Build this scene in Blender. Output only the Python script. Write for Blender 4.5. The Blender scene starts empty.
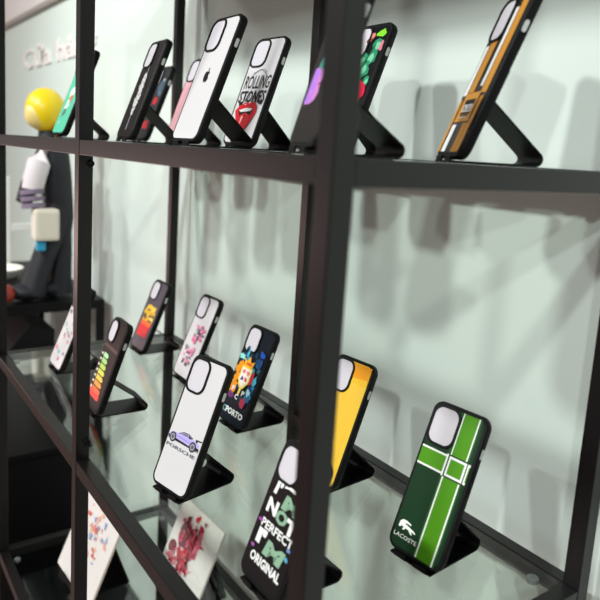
import bpy, bmesh, math, random
from mathutils import Vector, Matrix

S = bpy.context.scene
COL = S.collection
rad = math.radians

# ------------------------------------------------------------------ materials
def lin(c):
    return tuple((x/255/12.92 if x/255 <= .04045 else ((x/255+.055)/1.055)**2.4) for x in c)

MATS = {}
def mat(rgb, rough=.5, metal=0., name=None, spec=.5, noise=0., scale=60., bump=0.):
    key = name or 'paint_%d_%d_%d_%d' % (*rgb, int(rough*100))
    if key in MATS:
        return MATS[key]
    m = bpy.data.materials.new(key)
    m.use_nodes = True
    nt = m.node_tree
    b = nt.nodes['Principled BSDF']
    c = (*lin(rgb), 1)
    b.inputs['Base Color'].default_value = c
    b.inputs['Roughness'].default_value = rough
    b.inputs['Metallic'].default_value = metal
    b.inputs['Specular IOR Level'].default_value = spec
    if noise or bump:
        tc = nt.nodes.new('ShaderNodeTexCoord')
        nz = nt.nodes.new('ShaderNodeTexNoise')
        nz.inputs['Scale'].default_value = scale
        nz.inputs['Detail'].default_value = 4
        nt.links.new(tc.outputs['Object'], nz.inputs['Vector'])
        if noise:
            rp = nt.nodes.new('ShaderNodeValToRGB')
            rp.color_ramp.elements[0].color = tuple(x*(1-noise) for x in c[:3])+(1,)
            rp.color_ramp.elements[1].color = tuple(min(1, x*(1+noise)) for x in c[:3])+(1,)
            nt.links.new(nz.outputs['Fac'], rp.inputs['Fac'])
            nt.links.new(rp.outputs['Color'], b.inputs['Base Color'])
        if bump:
            bp = nt.nodes.new('ShaderNodeBump')
            bp.inputs['Strength'].default_value = bump
            bp.inputs['Distance'].default_value = .001
            nt.links.new(nz.outputs['Fac'], bp.inputs['Height'])
            nt.links.new(bp.outputs['Normal'], b.inputs['Normal'])
    MATS[key] = m
    return m

def glass_mat():
    m = bpy.data.materials.new('clear_shelf_glass')
    m.use_nodes = True
    nt = m.node_tree
    nt.nodes.clear()
    out = nt.nodes.new('ShaderNodeOutputMaterial')
    mix = nt.nodes.new('ShaderNodeMixShader')
    tr = nt.nodes.new('ShaderNodeBsdfTransparent')
    tr.inputs['Color'].default_value = (.93, .96, .94, 1)
    gl = nt.nodes.new('ShaderNodeBsdfGlossy')
    gl.inputs['Roughness'].default_value = .03
    gl.inputs['Color'].default_value = (.95, .97, .96, 1)
    geo = nt.nodes.new('ShaderNodeNewGeometry')
    dot = nt.nodes.new('ShaderNodeVectorMath'); dot.operation = 'DOT_PRODUCT'
    nt.links.new(geo.outputs['Normal'], dot.inputs[0])
    nt.links.new(geo.outputs['Incoming'], dot.inputs[1])
    ab = nt.nodes.new('ShaderNodeMath'); ab.operation = 'ABSOLUTE'
    nt.links.new(dot.outputs['Value'], ab.inputs[0])
    om = nt.nodes.new('ShaderNodeMath'); om.operation = 'SUBTRACT'; om.inputs[0].default_value = 1
    nt.links.new(ab.outputs[0], om.inputs[1])
    pw = nt.nodes.new('ShaderNodeMath'); pw.operation = 'POWER'; pw.inputs[1].default_value = 5
    nt.links.new(om.outputs[0], pw.inputs[0])
    fr = nt.nodes.new('ShaderNodeMath'); fr.operation = 'MULTIPLY_ADD'; fr.use_clamp = True
    fr.inputs[1].default_value = .96; fr.inputs[2].default_value = .04
    nt.links.new(pw.outputs[0], fr.inputs[0])
    nt.links.new(fr.outputs[0], mix.inputs[0])
    nt.links.new(tr.outputs[0], mix.inputs[1])
    nt.links.new(gl.outputs[0], mix.inputs[2])
    nt.links.new(mix.outputs[0], out.inputs['Surface'])
    return m

FRAME = mat((15, 12, 13), .38, 0, 'black_powder_coated_steel', .42, noise=.06, scale=300)
BLACK = mat((9, 10, 11), .5, 0, 'black_rubber', .22)
STAND = mat((10, 10, 11), .42, 0, 'black_satin_steel', .18)
DARKP = mat((20, 17, 18), .45, 0, 'black_gloss_print', .12)
WALL = mat((221, 231, 224), .75, 0, 'pale_green_wall_paint', .2, noise=.02, scale=3)
FLOOR = mat((158, 126, 120), .4, 0, 'pinkish_stone_floor', .5, noise=.06, scale=5)
GLASS = glass_mat()
WHITE = mat((226, 223, 226), .4)
INSERT = mat((212, 206, 213), .5, 0, 'lilac_white_paper')
PLUG = mat((205, 208, 206), .5)

# ------------------------------------------------------------------ mesh helpers
def link(name, bm, mats, parent=None, loc=(0, 0, 0), rot=(0, 0, 0), smooth=False):
    me = bpy.data.meshes.new(name)
    bmesh.ops.recalc_face_normals(bm, faces=bm.faces)
    bm.to_mesh(me)
    bm.free()
    for m in (mats if isinstance(mats, (list, tuple)) else [mats]):
        me.materials.append(m)
    if smooth:
        for f in me.polygons:
            f.use_smooth = True
        try:
            me.set_sharp_from_angle(angle=rad(35))
        except Exception:
            pass
    o = bpy.data.objects.new(name, me)
    COL.objects.link(o)
    o.parent = parent
    o.location = loc
    o.rotation_euler = rot
    return o

def tag(o, label, cat, group=None, kind=None):
    o['label'] = label
    if cat:
        o['category'] = cat
    if group:
        o['group'] = group
    if kind:
        o['kind'] = kind
    return o

def empty(name, loc, rot, label, cat, group=None):
    o = bpy.data.objects.new(name, None)
    o.empty_display_size = .05
    COL.objects.link(o)
    o.location = loc
    o.rotation_euler = rot
    return tag(o, label, cat, group)

def box(bm, a, b, bev=0.):
    r = bmesh.ops.create_cube(bm, size=1)
    c = [(x+y)/2 for x, y in zip(a, b)]
    s = [abs(y-x) for x, y in zip(a, b)]
    for v in r['verts']:
        v.co = Vector((v.co.x*s[0]+c[0], v.co.y*s[1]+c[1], v.co.z*s[2]+c[2]))
    if bev:
        es = {e for v in r['verts'] for e in v.link_edges}
        bmesh.ops.bevel(bm, geom=list(es), offset=bev, segments=2, affect='EDGES', profile=.6)

def loft(bm, loops, cap=True):
    vs = [[bm.verts.new(p) for p in l] for l in loops]
    n = len(vs[0])
    for a, b in zip(vs, vs[1:]):
        for i in range(n):
            bm.faces.new((a[i], a[(i+1) % n], b[(i+1) % n], b[i]))
    if cap:
        bm.faces.new(vs[0][::-1])
        bm.faces.new(vs[-1])

def rrect(w, h, r, cx=0., cy=0., n=6):
    r = max(1e-5, min(r, w/2-1e-5, h/2-1e-5))
    pts = []
    for qx, qy, a0 in ((1, 1, 0), (-1, 1, 90), (-1, -1, 180), (1, -1, 270)):
        for k in range(n+1):
            a = rad(a0+90*k/n)
            pts.append((cx+qx*(w/2-r)+r*math.cos(a), cy+qy*(h/2-r)+r*math.sin(a)))
    return pts

def uvn(pts, n):        # case space (u right, v up, n towards the front) -> local xyz
    return [(u, -n, v) for u, v in pts]

def tube(bm, pts, rs, seg=14):
    pts = [Vector(p) for p in pts]
    loops = []
    for i, p in enumerate(pts):
        d = (pts[min(i+1, len(pts)-1)]-pts[max(i-1, 0)]).normalized()
        a = d.orthogonal().normalized() if abs(d.z) < .9 else Vector((1, 0, 0))
        a = (a-d*a.dot(d)).normalized()
        b = d.cross(a)
        r = rs[i] if isinstance(rs, (list, tuple)) else rs
        loops.append([p+a*r*math.cos(2*math.pi*k/seg)+b*r*math.sin(2*math.pi*k/seg) for k in range(seg)])
    loft(bm, loops)

# ------------------------------------------------------------------ camera
cam = bpy.data.cameras.new('camera')
co = bpy.data.objects.new('camera', cam)
COL.objects.link(co)
co.location = (.9397, -.2835, .0020)
co.rotation_euler = (1.4142, -.0597, .9704)
F = 661.7
cam.sensor_width = 36
cam.lens = 36*F/600
cam.shift_x = (300-287.6)/600
cam.shift_y = (255.0-300)/600
cam.clip_start = .02
cam.dof.use_dof = True
cam.dof.focus_distance = .93
cam.dof.aperture_fstop = 4.9
S.camera = co

# ------------------------------------------------------------------ setting
PX, MX, QX = -.5533, 0., .5616      # left, middle, right posts
D = .3945                            # back post plane
W = .02
ZU, ZL, Z3, ZT, ZB = 0., -.4695, -.9348, .468, -1.40
YW = .45
ZF = -1.45

bm = bmesh.new(); box(bm, (-5, YW, ZF), (3.5, YW+.1, 1.7))
w_ = link('wall_back', bm, WALL); tag(w_, 'plain pale green wall behind the shelving', None, kind='structure')
bm = bmesh.new(); box(bm, (-5, -5, ZF-.1), (3.5, YW+.1, ZF))
f_ = link('floor', bm, FLOOR); tag(f_, 'pinkish stone floor of the shop', None, kind='structure')

# ------------------------------------------------------------------ shelving unit
unit = empty('shelving_unit', (MX, D/2, ZF), (0, 0, 0),
             'tall black square-tube shelving frame with clear glass shelves', 'shelf')
def upart(name, bm, m, label=None, smooth=False):
    o = link(name, bm, m, unit, (-MX, -D/2, -ZF), smooth=smooth)
    if label:
        o['label'] = label
    return o
B_ = .0012
for x in (PX, MX, QX):
    for y in (0, D):
        bm = bmesh.new(); box(bm, (x, y, ZF), (x+W, y+W, ZT+.03), B_); upart('post', bm, FRAME)
for z in (ZU, ZL, Z3, ZB, ZT):
    for y in (0, D):
        for a, b in ((PX, MX), (MX, QX)):
            bm = bmesh.new(); box(bm, (a+W, y+.0004, z-.021), (b, y+W-.0004, z), B_); upart('rail', bm, FRAME)
    for x in (PX, QX):
        bm = bmesh.new(); box(bm, (x+.0004, W, z-.021), (x+W-.0004, D, z), B_); upart('side_rail', bm, FRAME)
for z in (ZU, ZL, Z3):
    bm = bmesh.new()
    box(bm, (PX+W+.0006, W+.0006, z-.0085), (QX-.0006, D-.0006, z-.0005), .0008)
    upart('glass_shelf', bm, GLASS, 'clear glass shelf pane')
    for sx in (PX+W+.03, QX-.03):
        for sy in (W+.012, D-.012):
            bm = bmesh.new()
            bmesh.ops.create_cone(bm, cap_ends=True, segments=20, radius1=.007, radius2=.007, depth=.006,
                                  matrix=Matrix.Translation((sx, sy, z-.0115)))
            upart('rubber_pad', bm, mat((120, 122, 122), .4), 'grey rubber pad')
bm = bmesh.new(); box(bm, (PX+W, W, ZT-.012), (QX, D, ZT), .001); upart('top_panel', bm, FRAME)
bm = bmesh.new(); box(bm, (PX+W, W, ZB-.012), (QX, D, ZB), .001); upart('bottom_panel', bm, FRAME)
for z in (ZU-.032, ZL+.028):
    bm = bmesh.new()
    bmesh.ops.create_cone(bm, cap_ends=True, segments=20, radius1=.0055, radius2=.004, depth=.006,
                          matrix=Matrix.Translation((MX+W+.0028, W-.004, z)) @ Matrix.Rotation(rad(90), 4, 'Y'))
    upart('screw_knob', bm, STAND)

# ------------------------------------------------------------------ phone cases
def text2d(s, height, bold=0., width=None, rot=0., at=(0, 0), shear=0.):
    cu = bpy.data.curves.new('t', 'FONT')
    cu.body = s
    cu.size = 1
    cu.resolution_u = 2
    cu.align_x = 'CENTER'
    cu.offset = bold
    cu.shear = shear
    ob = bpy.data.objects.new('t', cu)
    COL.objects.link(ob)
    dg = bpy.context.evaluated_depsgraph_get()
    dg.update()
    me = bpy.data.meshes.new_from_object(ob.evaluated_get(dg))
    v = [(p.co.x, p.co.y) for p in me.vertices]
    fs = [tuple(p.vertices) for p in me.polygons]
    bpy.data.objects.remove(ob)
    bpy.data.curves.remove(cu)
    bpy.data.meshes.remove(me)
    x0, x1 = min(a for a, b in v), max(a for a, b in v)
    y0, y1 = min(b for a, b in v), max(b for a, b in v)
    sy = height/(y1-y0)
    sx = width/(x1-x0) if width else sy
    c, s_ = math.cos(rot), math.sin(rot)
    out = []
    for a, b in v:
        a = (a-(x0+x1)/2)*sx
        b = (b-(y0+y1)/2)*sy
        out.append((at[0]+a*c-b*s_, at[1]+a*s_+b*c))
    return out, fs

class Print:
    """flat ink shapes on a case back, in fractions of its width and height"""
    def __init__(self, w, h):
        self.w, self.h = w, h
        self.items = []
    def P(self, u, v):
        return ((min(.943, max(.057, u))-.5)*self.w, min(.975, max(.025, v))*self.h)
    def poly(self, rgb, pts):
        p = [self.P(*q) for q in pts]
        self.items.append((rgb, p, [tuple(range(len(p)))]))
        return self
    def rect(self, rgb, u0, v0, u1, v1):
        return self.poly(rgb, [(u0, v0), (u1, v0), (u1, v1), (u0, v1)])
    def blob(self, rgb, u, v, ru, rv, seed=0, n=14, rough=.35):
        r = random.Random(seed*7919+13)
        pts = []
        for k in range(n):
            a = 2*math.pi*k/n
            q = 1+r.uniform(-rough, rough)
            pts.append((u+ru*q*math.cos(a), v+rv*q*math.sin(a)))
        return self.poly(rgb, pts)
    def text(self, rgb, s, u, v, hh, ww=None, bold=0., rot=0., shear=0.):
        p, f = text2d(s, hh*self.h, bold, ww*self.w if ww else None, rot, self.P(u, v), shear)
        self.items.append((rgb, p, f))
        return self
    def line(self, rgb, pts, th):
        for (a, b), (c, d) in zip(pts, pts[1:]):
            p0, p1 = Vector(self.P(a, b)), Vector(self.P(c, d))
            t = (p1-p0).normalized()
            n = Vector((-t.y, t.x))*th*self.w/2
            q = [p0-n, p1-n, p1+n, p0+n]
            self.items.append((rgb, [tuple(x) for x in q], [(0, 1, 2, 3)]))
        return self
    def build(self, parent):
        if not self.items:
            return
        bm = bmesh.new()
        mats, idx = [], {}
        n = .0009
        for rgb, pts, fs in self.items:
            m = mat(rgb, .42, 0, None, .22)
            if m.name not in idx:
                idx[m.name] = len(mats)
                mats.append(m)
            vs = [bm.verts.new((u, -n, v)) for u, v in pts]
            for f in fs:
                try:
                    fc = bm.faces.new([vs[i] for i in f])
                except ValueError:
                    continue
                fc.normal_update()
                if fc.normal.y > 0:
                    fc.normal_flip()
                fc.material_index = idx[m.name]
            n += .00004
        bm2 = bm
        me = bpy.data.meshes.new('printed_design')
        bmesh.ops.triangulate(bm2, faces=[f for f in bm2.faces if len(f.verts) > 4])
        bm2.to_mesh(me)
        bm2.free()
        for m in mats:
            me.materials.append(m)
        o = bpy.data.objects.new('printed_design', me)
        COL.objects.link(o)
        o.parent = parent
        return o

T = .012
def phone_case(label, x, y, z, yaw, tilt, h=.186, w=.079, panel=None, design=None, group=None, insert=INSERT, panel_label=None,
               hole=(.44, .235), hole_r=.011, plug=True):
    t = empty('phone_case', (x, y, z+.0058), (-rad(tilt), 0, rad(yaw)), label, 'phone case', group)
    r = .0135
    cy = h/2
    # bumper
    bm = bmesh.new()
    def L(ins, yy):
        return [(u, yy, v) for u, v in rrect(w-2*ins, h-2*ins, r-ins, 0, cy)]
    loft(bm, [L(.0012, .0), L(.0002, .0012), L(0, .0028), L(0, T-.0035), L(.0012, T-.001), L(.0034, T)])
    link('bumper', bm, BLACK, t, smooth=True)
    # back panel
    bm = bmesh.new()
    ins = .0045
    loft(bm, [[(u, yy, v) for u, v in rrect(w-2*i, h-2*i, r-i, 0, cy)] for yy, i in ((-.0006, ins+.0004), (-.0003, ins), (.001, ins))])
    o = link('back_panel', bm, panel or DARKP, t)
    if panel_label:
        o['label'] = panel_label
    # camera opening: ring and paper insert
    hw, hh = hole[0]*w, hole[1]*h
    cu, cv = -w/2+.0062+hw/2, h-.0066-hh/2
    bm = bmesh.new()
    a = uvn(rrect(hw+.0066, hh+.0066, hole_r+.0033, cu, cv), .0002)
    b = uvn(rrect(hw+.0060, hh+.0060, hole_r+.0030, cu, cv), .0024)
    c = uvn(rrect(hw+.0006, hh+.0006, hole_r+.0003, cu, cv), .0026)
    d = uvn(rrect(hw, hh, hole_r, cu, cv), .0006)
    loft(bm, [a, b, c, d, a], cap=False)
    bmesh.ops.remove_doubles(bm, verts=bm.verts, dist=1e-6)
    ring = link('camera_ring', bm, BLACK, t)
    bm = bmesh.new()
    loft(bm, [uvn(rrect(hw, hh, hole_r, cu, cv), .0), uvn(rrect(hw, hh, hole_r, cu, cv), .0008)])
    i_ = link('camera_insert', bm, insert, ring)
    i_['label'] = 'pale blank insert in the camera opening'
    # side cut-out and keys on the right edge
    if plug:
        bm = bmesh.new()
        pts = rrect(.0048, .0125, .0022, T/2-.0003, h*.775)
        loft(bm, [[(w/2-.001, a_, b_) for a_, b_ in pts], [(w/2+.0004, a_, b_) for a_, b_ in pts]])
        link('side_cutout', bm, PLUG, t)['label'] = 'pale slot in the right edge'
    for vv in (.635, .54):
        bm = bmesh.new()
        pts = rrect(.004, .0145, .0018, T/2-.0003, h*vv)
        loft(bm, [[(w/2-.001, a_, b_) for a_, b_ in pts], [(w/2+.0006, a_, b_) for a_, b_ in pts]])
        link('side_button', bm, BLACK, t)
    if design:
        pr = Print(w, h)
        design(pr)
        pr.build(t)
    return t

def stand(label, x, y, z, yaw, tilt, group, width=.06, depth=.088, vj=.066):
    """one bent sheet: front lip, foot plate, rounded back bend, leg up to the case back"""
    th = rad(tilt)
    hs = .0011
    def back(v, off):
        return (v*math.sin(th)+(T+off)*math.cos(th), .0058+v*math.cos(th)-(T+off)*math.sin(th))
    j = back(vj, hs+.0004)
    top = back(vj+.035, hs+.0004)
    path = [(-.002, hs), (depth-.012, hs)]
    R_ = .007
    e = Vector((j[0]-depth, j[1]-hs)).normalized()
    ang = math.atan2(e.y, e.x)
    # arc tangent to foot plate and leg
    tl = R_/math.tan((math.pi-(math.pi-ang))/2+1e-6) if False else R_*math.tan((ang)/2)
    c = Vector((depth-tl*0-.001, hs+R_))
    for k in range(9):
        a = -math.pi/2+ang*k/8
        path.append((c.x+R_*math.cos(a), c.y+R_*math.sin(a)))
    path += [j, top]
    P = [Vector(p) for p in path]
    left, right = [], []
    for i, p in enumerate(P):
        d0 = (P[i]-P[i-1]).normalized() if i else (P[1]-P[0]).normalized()
        d1 = (P[i+1]-P[i]).normalized() if i < len(P)-1 else d0
        d = (d0+d1).normalized()
        n = Vector((-d.y, d.x))
        left.append(p+n*hs)
        right.append(p-n*hs)
    sec = left+right[::-1]
    bm = bmesh.new()
    loft(bm, [[(u, q.x, q.y) for q in sec] for u in (-width/2, -width/2+.0006, width/2-.0006, width/2)])
    for s in (-1, 1):
        a, b = sorted((s*.006, s*.024))
        box(bm, (a, -.0030, .0), (b, -.0010, .0068), .0006)
        box(bm, (a, -.0030, .0), (b, .004, .0021), .0004)
    o = link('phone_stand', bm, STAND, None, (x, y, z), (0, 0, rad(yaw)))
    return tag(o, label, 'phone stand', group)

UP, LO = 'phone cases on the upper shelf', 'phone cases on the lower glass shelf'
SU, SL = 'black stands on the upper shelf', 'black stands on the lower glass shelf'
def set_(label, slabel, x, y, z, yaw, tilt, **k):
    g, sg = (UP, SU) if z == ZU else (LO, SL)
    c = phone_case(label, x, y, z, yaw, tilt, group=g, **k)
    stand(slabel, x, y, z, yaw, tilt, sg, vj=.36*k.get('h', .186))
    return c

K = (18, 18, 20)
Wh = (245, 244, 246)

# --- designs ----------------------------------------------------------------
def d_green(p):
    br, lt, w = (78, 146, 16), (40, 88, 38), (240, 244, 236)
    p.rect(lt, .515, .017, .545, .983); p.rect(lt, .865, .017, .895, .983)
    p.rect(br, .56, .017, .85, .983)
    p.rect(w, .545, .017, .572, .56); p.rect(w, .838, .017, .865, .56)
    p.rect(w, .565, .70, .585, .983); p.rect(w, .838, .70, .862, .983)
    p.rect(br, .04, .575, .53, .685)
    p.rect(w, .04, .677, .54, .690); p.rect(w, .04, .563, .54, .576)
    p.rect((26, 56, 32), .53, .553, .90, .70)
    p.rect(w, .515, .555, .545, .698)
    p.rect(w, .57, .563, .88, .690); p.rect(br, .60, .578, .845, .675)
    p.rect(w, .90, .563, .965, .578); p.rect(br, .925, .578, .962, .675); p.rect(w, .90, .675, .965, .690); p.rect(w, .90, .563, .925, .69)
    # crocodile emblem
    p.poly(w, [(.12, .145), (.13, .178), (.17, .194), (.24, .196), (.335, .187), (.335, .179), (.25, .181), (.225, .174),
               (.30, .168), (.40, .158), (.445, .150), (.445, .142), (.36, .147), (.40, .130), (.37, .128), (.31, .147),
               (.255, .148), (.235, .134), (.20, .134), (.215, .150), (.175, .153), (.15, .140)])
    p.text(w, 'LACOSTE', .30, .095, .026, .43, bold=.012)

def d_car(p):
    body, dk, gl = (188, 174, 232), (28, 26, 30), (120, 116, 132)
    p.poly(dk, [(.08, .352), (.93, .352), (.93, .347), (.08, .347)])
    p.poly(body, [(.08, .362), (.075, .378), (.10, .392), (.19, .402), (.33, .408), (.45, .428), (.58, .430), (.70, .416), (.86, .404),
                  (.90, .392), (.90, .362)])
    p.poly(gl, [(.38, .409), (.46, .424), (.56, .426), (.56, .410)])
    p.poly(dk, [(.58, .426), (.69, .412), (.62, .406), (.585, .41)])
    p.line(dk, [(.33, .408), (.45, .430), (.58, .432), (.70, .417)], .014)
    p.poly(dk, [(.78, .425), (.95, .432), (.95, .424), (.84, .418), (.83, .405), (.80, .405)])
    p.poly(dk, [(.27, .366), (.68, .360), (.68, .353), (.27, .353)])
    p.poly((150, 130, 205), [(.30, .388), (.66, .386), (.66, .380), (.30, .382)])
    p.poly(dk, [(.84, .375), (.92, .372), (.92, .355), (.84, .355)])
    p.poly(dk, [(.075, .372), (.10, .372), (.12, .355), (.075, .355)])
    for u in (.20, .76):
        for rgb, r in ((dk, .085), ((150, 148, 158), .062), ((90, 88, 98), .03)):
            p.blob(rgb, u, .366, r, r*.425, 1, 20, 0)
    p.text((96, 94, 104), 'PORSCHE', .5, .306, .024, .80, bold=.01)

def d_crest(p):
    r = random.Random(5)
    for k in range(48):
        c = r.choice([(30, 110, 150), (12, 40, 56), (16, 60, 84), (90, 190, 200), (24, 70, 120), (60, 160, 180), (20, 50, 90), (36, 90, 110)])
        p.blob(c, r.uniform(.15, .9), r.uniform(.25, .74), r.uniform(.04, .1), r.uniform(.02, .05), k, 9, .5)
    for k in range(9):
        p.blob((238, 150, 30), .18+.03*(k % 3), .30+.035*k, .11, .035, 40+k, 9, .5)
    p.blob((190, 40, 60), .74, .50, .09, .06, 61); p.blob((110, 50, 110), .22, .27, .12, .03, 62)
    p.blob((190, 60, 90), .72, .25, .09, .05, 63); p.blob((160, 215, 225), .80, .36, .07, .035, 64)
    p.blob((150, 225, 215), .18, .66, .10, .03, 65); p.blob((30, 90, 190), .83, .75, .1, .03, 66)
    # crest: crown, shield, letters
    p.poly((250, 176, 40), [(.34, .57), (.30, .66), (.40, .63), (.47, .69), (.55, .63), (.68, .655), (.64, .57)])
    p.poly((235, 80, 40), [(.38, .60), (.42, .625), (.60, .62), (.60, .60)])
    p.poly((248, 220, 96), [(.30, .58), (.70, .58), (.70, .44), (.60, .38), (.50, .35), (.40, .38), (.30, .44)])
    p.poly((250, 236, 226), [(.34, .565), (.66, .565), (.66, .45), (.58, .40), (.50, .38), (.42, .40), (.34, .45)])
    for u, v, c in ((.42, .53, (236, 110, 130)), (.58, .53, (240, 140, 120)), (.43, .46, (90, 80, 150)), (.57, .46, (230, 90, 70))):
        p.blob(c, u, v, .06, .022, int(u*100), 8, .3)
    p.poly((250, 215, 90), [(.46, .36), (.54, .36), (.52, .29), (.47, .29)])
    w = (238, 240, 236)
    p.text(w, 'F', .27, .335, .05, .1, bold=.03); p.text(w, 'C', .47, .275, .05, .12, bold=.03); p.text(w, 'P', .66, .33, .05, .11, bold=.03)
    p.text((120, 190, 200), 'FC', .17, .125, .056, .19, bold=.02); p.text(w, 'PORTO', .60, .125, .06, .66, bold=.04)

def d_rating(p):
    cols = [(226, 50, 40), (232, 96, 40), (240, 150, 40), (238, 196, 60), (214, 214, 70), (180, 210, 80), (160, 214, 120), (170, 226, 170)]
    p.rect((60, 40, 36), .04, .665, .96, .70)
    for i, c in enumerate(cols):
        v = .125+.062*i
        L = .80-.035*i
        hgt = .075 if i == 0 else .050
        p.poly(c, [(.24, v), (L-.06, v), (L, v+hgt/2), (L-.06, v+hgt), (.24, v+hgt)])
        if i:
            p.rect((235, 230, 215), .10, v+.012, .19, v+.034)
        else:
            p.rect(c, .08, v, .24, v+hgt)

def d_notperfect(p):
    w, g = (240, 240, 238), (140, 176, 148)
    p.text(w, "I'", .24, 0.660, 0.102, .17, bold=.05, shear=.1)
    p.text(w, '~', .55, 0.700, 0.036, .4, bold=.06)
    p.text(g, 'M', .62, 0.603, 0.102, .42, bold=.06, shear=.1)
    p.text(w, 'N', .25, 0.523, 0.102, .24, bold=.05); p.text(g, 'O', .50, 0.500, 0.096, .26, bold=.05); p.text(w, 'T', .74, 0.483, 0.102, .24, bold=.06)
    p.text(w, 'PERFECT', .52, 0.398, 0.060, .74, bold=.03)
    p.text(w, "I'", .25, 0.307, 0.108, .2, bold=.06); p.text(g, 'M', .60, 0.272, 0.108, .46, bold=.06, shear=.1)
    p.text(w, 'ORIGINAL', .52, 0.164, 0.066, .72, bold=.04)
    for u, v, c in ((.85, .36, (110, 140, 200)), (.12, .40, (150, 70, 150)), (.86, .30, (90, 160, 190)), (.14, .22, (150, 80, 150))):
        p.blob(c, u, v, .05, .014, int(v*100))

def d_apple(p):
    k = (20, 20, 22)
    p.poly(k, [(.50, .475), (.535, .462), (.555, .463), (.585, .478), (.60, .497), (.575, .507), (.57, .525), (.598, .538), (.575, .550),
               (.545, .552), (.515, .547), (.48, .553), (.445, .545), (.425, .525), (.425, .500), (.445, .478), (.47, .463)])
    p.poly(k, [(.512, .556), (.52, .570), (.55, .580), (.552, .566), (.535, .556)])

def d_lips(p):
    k = (24, 22, 26)
    r = random.Random(3)
    p.text(k, 'ROLLING', .52, .575, .125, .80, bold=.015); p.text(k, 'STONES', .51, .44, .115, .84, bold=.03)
    p.line(k, [(.20, .60), (.36, .66), (.52, .69), (.68, .66), (.84, .60)], .012)
    p.line(k, [(.30, .655), (.45, .69), (.60, .69), (.72, .665)], .01)
    for q in range(16):
        u = r.uniform(.12, .9)
        p.line(k, [(u, r.uniform(.38, .42)), (u+r.uniform(-.05, .05), r.uniform(.43, .5))], .012)
    p.blob(k, .24, .37, .06, .02, 8); p.blob(k, .86, .385, .07, .02, 9)
    red = (206, 28, 40)
    p.poly(red, [(.13, .31), (.22, .355), (.34, .375), (.44, .39), (.52, .375), (.62, .392), (.73, .375), (.80, .34), (.82, .29), (.76, .23),
                 (.66, .15), (.52, .10), (.42, .11), (.32, .17), (.22, .24)])
    p.poly((30, 10, 14), [(.24, .31), (.45, .335), (.72, .325), (.66, .27), (.48, .25), (.33, .26)])
    p.poly((246, 240, 240), [(.26, .312), (.45, .335), (.68, .328), (.64, .305), (.46, .300), (.32, .298)])
    p.poly((222, 44, 52), [(.36, .27), (.50, .29), (.66, .265), (.66, .19), (.56, .12), (.46, .13), (.36, .2)])
    p.poly((150, 14, 30), [(.49, .275), (.52, .275), (.52, .16), (.50, .15)])
    p.poly((250, 200, 200), [(.40, .255), (.45, .262), (.43, .19), (.41, .19)])
    p.poly((250, 220, 220), [(.36, .362), (.43, .374), (.43, .362)])

def d_script(p):
    w = (226, 224, 224)
    p.rect(w, .49, .08, .505, .24); p.rect(w, .49, .64, .505, .74)
    r = random.Random(11)
    v = .235
    while v < .65:
        t_ = 1-abs((v-.45)/.22)**2
        a = .05+.10*max(0, t_)
        dv = r.uniform(.014, .026)
        p.poly(w, [(.5-a*r.uniform(.5, 1.2), v), (.5+a*r.uniform(.5, 1.2), v+.004), (.5+a*r.uniform(.4, 1.3), v+dv), (.5-a*r.uniform(.4, 1.2), v+dv-.003)])
        v += dv*.92
    for k in range(9):
        p.blob((30, 26, 27), .5+r.uniform(-.07, .07), .27+k*.042, .018, .006, k, 7, .4)

def d_stripes(p):
    o, w, k = (206, 142, 54), (240, 238, 236), (20, 18, 20)
    p.rect(w, .07, .385, .20, .70); p.rect(o, .23, .40, .45, .715)
    p.rect(w, .60, .43, .70, .90); p.rect(o, .73, .385, .95, .965)
    p.rect(o, .06, .03, .15, .36)
    p.rect(w, .22, .03, .38, .20)
    p.rect(o, .60, .03, .92, .205); p.rect((120, 72, 34), .60, .03, .63, .205); p.rect((120, 72, 34), .76, .03, .775, .205)
    p.rect(o, .20, .215, .78, .395); p.rect(o, .82, .205, .95, .365)
    p.rect(k, .205, .225, .22, .385); p.rect(k, .765, .225, .78, .385)
    p.rect(k, .32, .318, .70, .352); p.rect(k, .32, .258, .70, .272)
    p.rect(w, .34, .276, .68, .320)
    p.text((40, 40, 60), 'BOSS', .51, .298, .032, .30, bold=.02)
    p.rect(k, .36, .245, .66, .252); p.rect(w, .36, .238, .66, .244)

def d_letter(p):
    p.text((206, 130, 200), 'B', .33, .37, .22, .40, bold=.08, shear=.12)
    p.text((176, 120, 226), 'B', .26, .37, .21, .24, bold=.04, shear=.12)
    p.blob((70, 150, 140), .36, .50, .08, .035, 4)
    p.blob((40, 110, 100), .40, .53, .05, .025, 6)

def d_flowers(p):
    g, lg = (40, 140, 100), (120, 200, 160)
    for k, (u, v, a, b) in enumerate(((.74, .72, .13, .06), (.80, .81, .12, .05), (.66, .63, .14, .06), (.52, .70, .12, .06), (.56, .55, .12, .06), (.84, .53, .08, .04), (.35, .45, .14, .08))):
        p.blob(g, u, v, a, b, k, 11, .3); p.blob(lg, u, v, a*.55, b*.6, k+20, 9, .3)
    p.line((30, 100, 70), [(.56, .62), (.74, .82)], .03)
    p.blob((130, 214, 50), .80, .91, .13, .028, 2, 10, .3)
    p.blob((120, 70, 50), .55, .87, .08, .03, 3); p.blob((220, 130, 120), .60, .895, .05, .02, 4)
    p.blob((214, 120, 140), .90, .80, .05, .04, 5)
    for k in range(6):
        a = k*1.05
        p.blob((214, 20, 66), .66+.13*math.cos(a), .45+.05*math.sin(a), .13, .05, 30+k, 9, .25)
    p.blob((240, 50, 90), .66, .45, .09, .04, 41)
    p.blob((180, 196, 50), .74, .33, .13, .05, 44); p.blob((226, 224, 120), .74, .34, .07, .025, 45)
    p.blob((190, 150, 90), .58, .25, .10, .03, 46); p.blob((140, 20, 50), .48, .34, .12, .05, 47)

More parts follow.
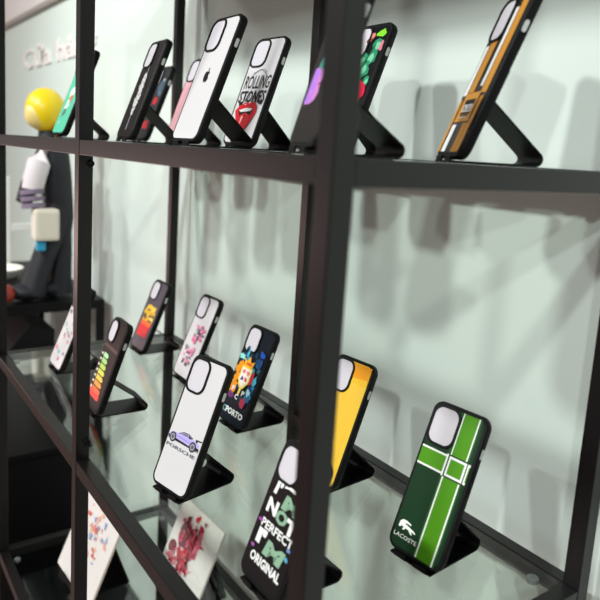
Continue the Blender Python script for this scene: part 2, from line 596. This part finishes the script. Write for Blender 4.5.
def d_figures(p):
    for k, (c, u, v, a, b) in enumerate((((244, 150, 70), .62, .60, .14, .05), ((240, 240, 236), .52, .49, .16, .06), ((236, 110, 60), .58, .42, .12, .04),
                                         ((240, 236, 230), .46, .34, .14, .06), ((110, 120, 110), .42, .26, .12, .05), ((240, 130, 70), .72, .70, .12, .04),
                                         ((90, 90, 90), .66, .78, .12, .03), ((238, 236, 232), .36, .14, .05, .015))):
        p.blob(c, u, v, a, b, k+3, 11, .4)

def d_doodles(p):
    r = random.Random(21)
    cs = [(120, 110, 130), (230, 150, 160), (120, 190, 180), (210, 120, 130), (170, 200, 190), (140, 140, 160)]
    for k in range(22):
        p.blob(r.choice(cs), r.uniform(.15, .85), r.uniform(.1, .7), r.uniform(.03, .09), r.uniform(.012, .03), k, 8, .5)

def d_yellowred(p):
    p.blob((236, 190, 60), .52, .53, .36, .12, 2, 16, .2); p.rect((232, 178, 50), .2, .40, .86, .56)
    r = random.Random(9)
    for k in range(14):
        p.blob(r.choice([(250, 220, 110), (150, 110, 60), (236, 150, 50), (90, 70, 70)]), r.uniform(.25, .8), r.uniform(.42, .6), .08, .022, k, 8, .5)
    p.rect((222, 52, 56), .18, .19, .82, .35); p.rect((236, 110, 56), .2, .35, .86, .41)

def d_pinkmarks(p):
    r = random.Random(33)
    for j, (u, v) in enumerate(((.44, .25), (.60, .52))):
        for k in range(30):
            p.rect(r.choice([(232, 120, 160), (226, 90, 140), (150, 140, 150), (240, 160, 190), (90, 84, 96)]),
                   *(lambda a, b, w_, h_: (a, b, a+w_, b+h_))(u+r.uniform(-.24, .18), v+r.uniform(-.11, .1), r.uniform(.05, .16), r.uniform(.014, .045)))

def d_redblue(p):
    for k, (c, u, v, a, b) in enumerate((((190, 40, 50), .72, .52, .14, .05), ((70, 90, 105), .75, .72, .2, .09), ((90, 110, 130), .8, .62, .12, .04),
                                         ((190, 46, 56), .70, .20, .16, .06), ((60, 70, 74), .60, .34, .2, .06), ((180, 190, 196), .82, .8, .06, .02))):
        p.blob(c, u, v, a, b, k+8, 11, .35)

def d_yellow(p):
    p.rect((240, 158, 30), .5, .86, .96, .97)
    p.blob((226, 140, 30), .06, .42, .05, .25, 5, 14, .3)
    p.blob((242, 190, 50), .8, .84, .24, .03, 7, 12, .3)
    p.line((228, 170, 60), [(.40, .30), (.52, .38), (.60, .33)], .02)
    p.line((228, 170, 60), [(.30, .46), (.62, .42)], .015)
    p.rect((190, 96, 30), .04, .03, .10, .6)

PW = mat((217, 213, 215), .36, 0, 'white_gloss_print')
set_('dark green phone case with bright green stripes and a white crocodile emblem', 'black stand under the dark green striped case',
     .4485, .263, ZL, 5, 23, panel=mat((20, 54, 29), .35, 0, 'deep_green_print', .25), design=d_green)
set_('white phone case printed with a lilac sports car', 'black stand under the white case with the car',
     .172, .0765, ZL, 11, 22.5, h=.187, panel=PW, design=d_car)
set_('phone case with a bright crowned football crest over blue splashes', 'black stand under the football crest case',
     .016, .2605, ZL, 1.7, 21.5, h=.174, panel=mat((12, 24, 36), .4, 0, 'navy_print', .22), design=d_crest)
set_('plain yellow phone case leaning behind the near post', 'black stand under the yellow case',
     .245, .271, ZL, 5, 22, h=.185, panel=mat((244, 196, 62), .35), design=d_yellow)
set_('black phone case with a red to green rating chart of bars', 'black stand under the case with the bar chart',
     -.1467, .0745, ZL, -2.5, 19.3, h=.1645, panel=DARKP, design=d_rating, hole=(.40, .22))
set_('black phone case covered in white and pale green hand-lettered words', 'black stand under the hand-lettered case',
     .403, .0765, ZL, 0, 21.5, h=.157, panel=mat((25, 20, 21), .45, 0, 'dark_brown_print', .15), design=d_notperfect)
set_('white phone case with tiny pastel doodles half behind the middle post', 'black stand under the pastel doodle case',
     -.388, .078, ZL, 0, 22, h=.178, panel=PW, design=d_doodles)
set_('dark grey phone case with a yellow picture above a red block', 'black stand under the grey case with yellow and red picture',
     -.44, .275, ZL, 0, 22, h=.165, panel=mat((86, 78, 88), .35, 0, None, .22), design=d_yellowred)
set_('white phone case with two pink and grey letter blocks', 'black stand under the white case with pink blocks',
     -.226, .284, ZL, 0, 22, h=.176, panel=PW, design=d_pinkmarks)

set_('white phone case with a small black apple emblem at its centre', 'black stand under the white case with the apple',
     .110, .111, ZU, .3, 20.4, h=.185, panel=PW, design=d_apple)
set_('black phone case with ochre, white and black stripes', 'black stand under the ochre striped case',
     .44, .2655, ZU, -30, 20.6, h=.186, panel=mat((26, 22, 24), .3), design=d_stripes)
set_('white phone case with big red lips below ornate black lettering', 'black stand under the case with the red lips',
     .020, .246, ZU, 6.5, 20.4, h=.186, panel=PW, design=d_lips)
set_('black phone case with a vertical line of white script', 'black stand under the white script case',
     -.190, .140, ZU, -2, 20.4, h=.186, panel=mat((26, 21, 21), .4, 0, 'script_case_print', .3), design=d_script)
set_('turquoise phone case with small orange and white figures', 'black stand under the turquoise case',
     -.392, .083, ZU, 0, 21, h=.178, panel=mat((92, 204, 166), .4), design=d_figures)
set_('dark phone case with red and slate blobs behind the script case', 'black stand under the red and slate case',
     -.46, .275, ZU, 0, 21, h=.175, panel=mat((40, 42, 46), .4, 0, None, .22), design=d_redblue)
set_('plain pink phone case half hidden behind the apple case', 'black stand under the pink case',
     -.282, .275, ZU, 0, 20, h=.178, panel=mat((238, 176, 186), .4))
set_('dark phone case with a pink and purple letter behind the near post', 'black stand under the pink letter case',
     .424, .083, ZU, -17, 16, h=.165, panel=mat((30, 25, 23), .45, 0, 'letter_case_print', .3), design=d_letter)
set_('black phone case with red flower and green leaves', 'black stand under the flower case',
     .225, .272, ZU, 0, 21, h=.186, panel=mat((16, 16, 18), .35, 0, None, .22), design=d_flowers)

# ------------------------------------------------------------------ boards on the third shelf
def board(label, slabel, x, y, yaw, w, h, cols, seed):
    t = empty('printed_board', (x, y, Z3+.006), (-rad(23), 0, rad(yaw)), label, 'board', 'printed boards on the third shelf')
    bm = bmesh.new()
    loft(bm, [[(u, yy, v) for u, v in rrect(w-2*i, h-2*i, .004-i, 0, h/2)] for yy, i in ((0, .0006), (.0008, 0), (.0052, 0), (.006, .0006))])
    link('panel', bm, mat((240, 232, 228), .5), t)
    bm = bmesh.new()
    loft(bm, [[(u, yy, v) for u, v in rrect(w+.0012, h+.0012, .0045, 0, h/2)] for yy in (.0018, .0044)])
    link('edge_band', bm, mat((226, 204, 188), .6), t)['label'] = 'beige edge'
    p = Print(w, h)
    r = random.Random(seed)
    for k in range(110 if seed == 1 else 60):
        a = r.gauss(0, 1)
        b = r.gauss(0, 1)
        if seed == 1:
            big = k < 26
            p.blob(r.choice(cols[:5] if big else cols), .44+a*.11, .55+b*.15+a*.03, *((r.uniform(.05, .11), r.uniform(.04, .09)) if big else (r.uniform(.01, .04), r.uniform(.01, .04))), k, 9, .6)
        else:
            p.blob(r.choice(cols), .5+a*.22, .6+b*.2, r.uniform(.008, .045), r.uniform(.008, .04), k, 8, .6)
    p.build(t)
    bm = bmesh.new()
    box(bm, (-.05, -.004, 0), (.05, .105, .0035), .001)
    loft(bm, [[(s_, .103, .0035), (s_, .107, .0035), (s_, .065, .118), (s_, .061, .118)] for s_ in (-.05, .05)])
    box(bm, (-.05, -.006, 0), (.05, -.003, .012), .001)
    tag(link('board_stand', bm, STAND, None, (x, y, Z3), (0, 0, rad(yaw))), slabel, 'stand', 'board stands on the third shelf')
board('white board splashed with deep red ink', 'black stand under the red ink board', -.19, .262, 2, .165, .185,
      [(186, 30, 56), (206, 50, 80), (150, 20, 44), (226, 110, 130), (120, 16, 36), (240, 170, 180), (230, 40, 50)], 1)
board('white board with scattered coral and blue specks', 'black stand under the coral speckled board', -.334, .104, 3, .185, .19,
      [(236, 150, 140), (240, 180, 160), (226, 110, 100), (160, 180, 220), (240, 200, 170)], 2)

# ------------------------------------------------------------------ neighbouring black table with the toy figure
tx0, tx1, ty0, ty1 = -1.80, -1.06, .0, .42
tb = empty('display_table', ((tx0+tx1)/2, (ty0+ty1)/2, ZF), (0, 0, 0), 'black display table with lower shelves beyond the shelving', 'table')
def tp(name, bm):
    return link(name, bm, STAND, tb, (-(tx0+tx1)/2, -(ty0+ty1)/2, -ZF))
bm = bmesh.new(); box(bm, (tx0, ty0, -.525), (tx1, ty1, -.497), .002); tp('table_top', bm)
for lx in (tx0, tx1-.022):
    for ly in (ty0, ty1-.022):
        bm = bmesh.new(); box(bm, (lx, ly, ZF), (lx+.022, ly+.022, -.525), .001); tp('leg', bm)
bm = bmesh.new(); box(bm, (tx0+.022, ty0+.001, -.66), (tx1-.001, ty0+.285, -.645), .001); tp('shelf', bm)
bm = bmesh.new(); box(bm, (tx0+.022, ty0+.001, -.985), (tx1-.001, ty1-.001, -.965), .001); tp('shelf', bm)
bm = bmesh.new(); box(bm, (tx0+.02, ty0+.02, ZF), (tx1-.004, ty1-.06, -.99), .002); tp('cabinet', bm)

bm = bmesh.new()
loft(bm, [[(s, .13, -.6448), (s, .27, -.6448), (s, .27, -.585), (s, .20, -.565), (s, .15, -.62)] for s in (-1.30, -1.08)])
tag(link('sloped_box', bm, BLACK), 'black sloped box on the shelf under the table top', 'box')

bm = bmesh.new(); box(bm, (-1.045, -.02, ZF), (-.565, .43, -1.36), .003)  # added black block that hides the lit floor and keeps this corner dark
tag(link('filler', bm, BLACK), 'added low black plinth on the floor between table and shelving', 'filler')

# toy figure (seen from the +x side; its front turned to -y)
fx, fy, fz = -1.16, .262, -.4965
fg = empty('toy_figure', (fx, fy, fz), (0, 0, 0), 'tall toy figure with round yellow head, black suit and cream bag', 'toy')
bm = bmesh.new()
tube(bm, [(.0, .045, .01), (.0, .045, .06), (.0, .048, .14), (.0, .046, .20), (.0, .044, .25), (0, .036, .32), (0, .03, .39), (0, .024, .45), (0, .012, .49), (0, .004, .515), (0, 0, .53)],
     [.042, .036, .034, .034, .042, .046, .047, .045, .038, .026, .02], 20)
tube(bm, [(.03, -.045, .018), (.03, -.035, .06), (.028, -.012, .13), (.024, .012, .19), (.01, .03, .25), (.0, .036, .31)], [.04, .035, .034, .036, .04, .04], 20)
for cx, cy in ((.0, .02), (.03, -.06)):
    bmesh.ops.create_uvsphere(bm, u_segments=16, v_segments=10, radius=1, matrix=Matrix.Translation((cx, cy, .026)) @ Matrix.Diagonal((.04, .062, .026, 1)))
tube(bm, [(-.05, .02, .46), (-.07, .0, .40), (-.072, -.03, .34), (-.06, -.05, .29)], [.028, .03, .028, .024], 14)
link('body', bm, mat((26, 26, 34), .6), fg, smooth=True)
bm = bmesh.new()
bmesh.ops.create_uvsphere(bm, u_segments=28, v_segments=18, radius=.059, matrix=Matrix.Translation((0, 0, .575)) @ Matrix.Diagonal((1, 1, 1.12, 1)))
link('head', bm, mat((240, 208, 20), .35), fg, smooth=True)
bm = bmesh.new()
bmesh.ops.create_uvsphere(bm, u_segments=20, v_segments=12, radius=.042, matrix=Matrix.Translation((.012, -.026, .56)) @ Matrix.Diagonal((.8, .9, 1, 1)))
link('face', bm, mat((236, 210, 130), .4), fg, smooth=True)
bm = bmesh.new()
box(bm, (.03, .014, .495), (.052, .03, .54), .003)
link('strap', bm, mat((226, 176, 30), .5), fg)['label'] = 'ochre strap under the head'
bm = bmesh.new()
tube(bm, [(.03, -.005, .475), (.045, -.03, .42), (.05, -.045, .37), (.05, -.05, .34)], [.026, .033, .032, .03], 14)
link('sleeve', bm, mat((226, 216, 220), .6), fg, smooth=True)['label'] = 'white sleeve'
for k, zz in enumerate((.338, .318, .298)):
    bm = bmesh.new()
    tube(bm, [(.05, -.052+.002*k, zz), (.052, -.051+.002*k, zz-.013)], [.034, .034], 14)
    link('cuff_band', bm, mat((128, 112, 134), .6), fg, smooth=True)['label'] = 'mauve cuff band'
bm = bmesh.new()
box(bm, (.045, -.055, .19), (.10, .018, .285), .010)
link('bag', bm, mat((228, 220, 204), .6), fg)['label'] = 'cream bag'
bm = bmesh.new()
box(bm, (.06, -.045, .158), (.08, -.018, .186), .004)
link('bag_charm', bm, mat((50, 160, 204), .5), fg)['label'] = 'sky blue charm'

# small things beside the figure
bm = bmesh.new()
box(bm, (-1.61, .235, -.497), (-1.585, .25, -.15), .002)
box(bm, (-1.61, .2505, -.345), (-1.585, .365, -.32), .002)
box(bm, (-1.66, .22, -.4968), (-1.55, .265, -.485), .002)
bm.verts.ensure_lookup_table()
tag(link('rack', bm, mat((232, 230, 226), .5)), 'white post rack with one arm behind the toy figure', 'rack')
bm = bmesh.new()
prof = [(.0, .0), (.045, .0), (.06, .012), (.075, .034), (.072, .036), (.055, .016), (.0, .008)]
loops = [[(max(r_, .0005)*math.cos(2*math.pi*k/24), max(r_, .0005)*math.sin(2*math.pi*k/24), zz) for k in range(24)] for r_, zz in prof]
loft(bm, loops)
tag(link('bowl', bm, mat((238, 234, 226), .4), None, (-1.50, .20, -.497), smooth=True), 'white shallow bowl beside the toy figure on the table', 'bowl')
bm = bmesh.new()
bmesh.ops.create_uvsphere(bm, u_segments=18, v_segments=12, radius=1, matrix=Matrix.Translation((0, 0, .03)) @ Matrix.Diagonal((.03, .036, .03, 1)))
bmesh.ops.create_uvsphere(bm, u_segments=14, v_segments=8, radius=1, matrix=Matrix.Translation((0, -.012, .062)) @ Matrix.Diagonal((.016, .018, .012, 1)))
tag(link('ornament', bm, mat((150, 44, 32), .4), None, (-1.10, .125, -.497), smooth=True), 'small rounded brick-red ornament in front of the toy figure', 'ornament')

# ------------------------------------------------------------------ wall sign and wall lettering
sg = empty('sign_board', (-2.0, YW, .505), (0, 0, 0), 'large pinkish white sign board high on the wall', 'sign')
bm = bmesh.new(); box(bm, (-1.1, -.035, 0), (.62, 0, .5), .004); link('board', bm, mat((236, 226, 224), .5), sg)
wl = empty('wall_lettering', (-1.74, YW-.0005, .315), (0, 0, 0), 'pinkish white raised lettering on the green wall', 'lettering')
pts, fs = text2d('Cửa hàng', .115, .012, .98, 0, (0, 0))
par = list(range(len(pts)))
def find(i):
    while par[i] != i:
        i = par[i]
    return i
for f in fs:
    for i in f[1:]:
        par[find(i)] = find(f[0])
isl = {}
for f in fs:
    isl.setdefault(find(f[0]), []).append(f)
def centre(fl):
    xs = [pts[i] for f in fl for i in f]
    return sum(a for a, b in xs)/len(xs), min(b for a, b in xs)
base = [k for k, fl in isl.items() if centre(fl)[1] < .0]
for k in list(isl):             # accents go with the letter below them
    if k not in base:
        t_ = min(base, key=lambda q: abs(centre(isl[q])[0]-centre(isl[k])[0]))
        isl[t_] += isl.pop(k)
for fl in isl.values():
    bm = bmesh.new()
    vd = {i: bm.verts.new((pts[i][0], 0, pts[i][1])) for i in {i for f in fl for i in f}}
    for f in fl:
        try:
            bm.faces.new([vd[i] for i in f])
        except ValueError:
            pass
    r_ = bmesh.ops.extrude_face_region(bm, geom=list(bm.faces))
    bmesh.ops.translate(bm, vec=(0, -.007, 0), verts=[e for e in r_['geom'] if isinstance(e, bmesh.types.BMVert)])
    link('letter', bm, mat((252, 243, 240), .5), wl)

# ------------------------------------------------------------------ light
def spot(name, loc, target, power, col, size=.05, angle=75, blend=.6):
    l = bpy.data.lights.new(name, 'SPOT')
    l.energy = power
    l.color = col
    l.shadow_soft_size = size
    l.spot_size = rad(angle)
    l.spot_blend = blend
    o = bpy.data.objects.new(name, l)
    COL.objects.link(o)
    o.location = loc
    o.rotation_euler = (Vector(target)-Vector(loc)).to_track_quat('-Z', 'Y').to_euler()
spot('ceiling_or_fill_spot', (-.15, -2.05, 1.72), (-.1, .3, -.2), 150, (.95, 1, .98), .10, 95)
spot('ceiling_or_fill_spot', (-.95, -2.10, 1.66), (-.1, .3, -.1), 95, (.95, 1, .98), .08, 80)
spot('ceiling_or_fill_spot', (-2.3, -1.9, 1.66), (-2.0, .45, .35), 80, (1, .97, .95), .10, 70)  # added fill to brighten the sign, no known fitting
spot('ceiling_or_fill_spot', (1.40, -1.95, 1.45), (.1, .3, -.2), 74, (.95, 1, .98), .06)
spot('ceiling_or_fill_spot', (2.35, -1.95, 1.30), (-.1, .3, -.2), 62, (.95, 1, .98), .06)
spot('ceiling_or_fill_spot', (-2.4, -1.2, 1.66), (-2.4, -.7, -1.45), 120, (1, .93, .9), .08, 55)  # added spot on the floor, for a pink bounce onto the rails
spot('pink_fill', (-3.0, -1.35, -.6), (0, 0, -.4), 34, (1, .66, .60), .3, 50)  # added pink fill for the frame's front faces, not a shop fitting

w = bpy.data.worlds.new('world')
S.world = w
w.use_nodes = True
bg = w.node_tree.nodes['Background']
bg.inputs['Color'].default_value = (1, .95, .90, 1)
bg.inputs['Strength'].default_value = .22

S.view_settings.view_transform = 'Standard'
S.view_settings.look = 'None'
S.view_settings.exposure = .30
S.view_settings.gamma = 1
S.view_settings.use_curve_mapping = False
S.cycles.transparent_max_bounces = 16
S.cycles.max_bounces = 10
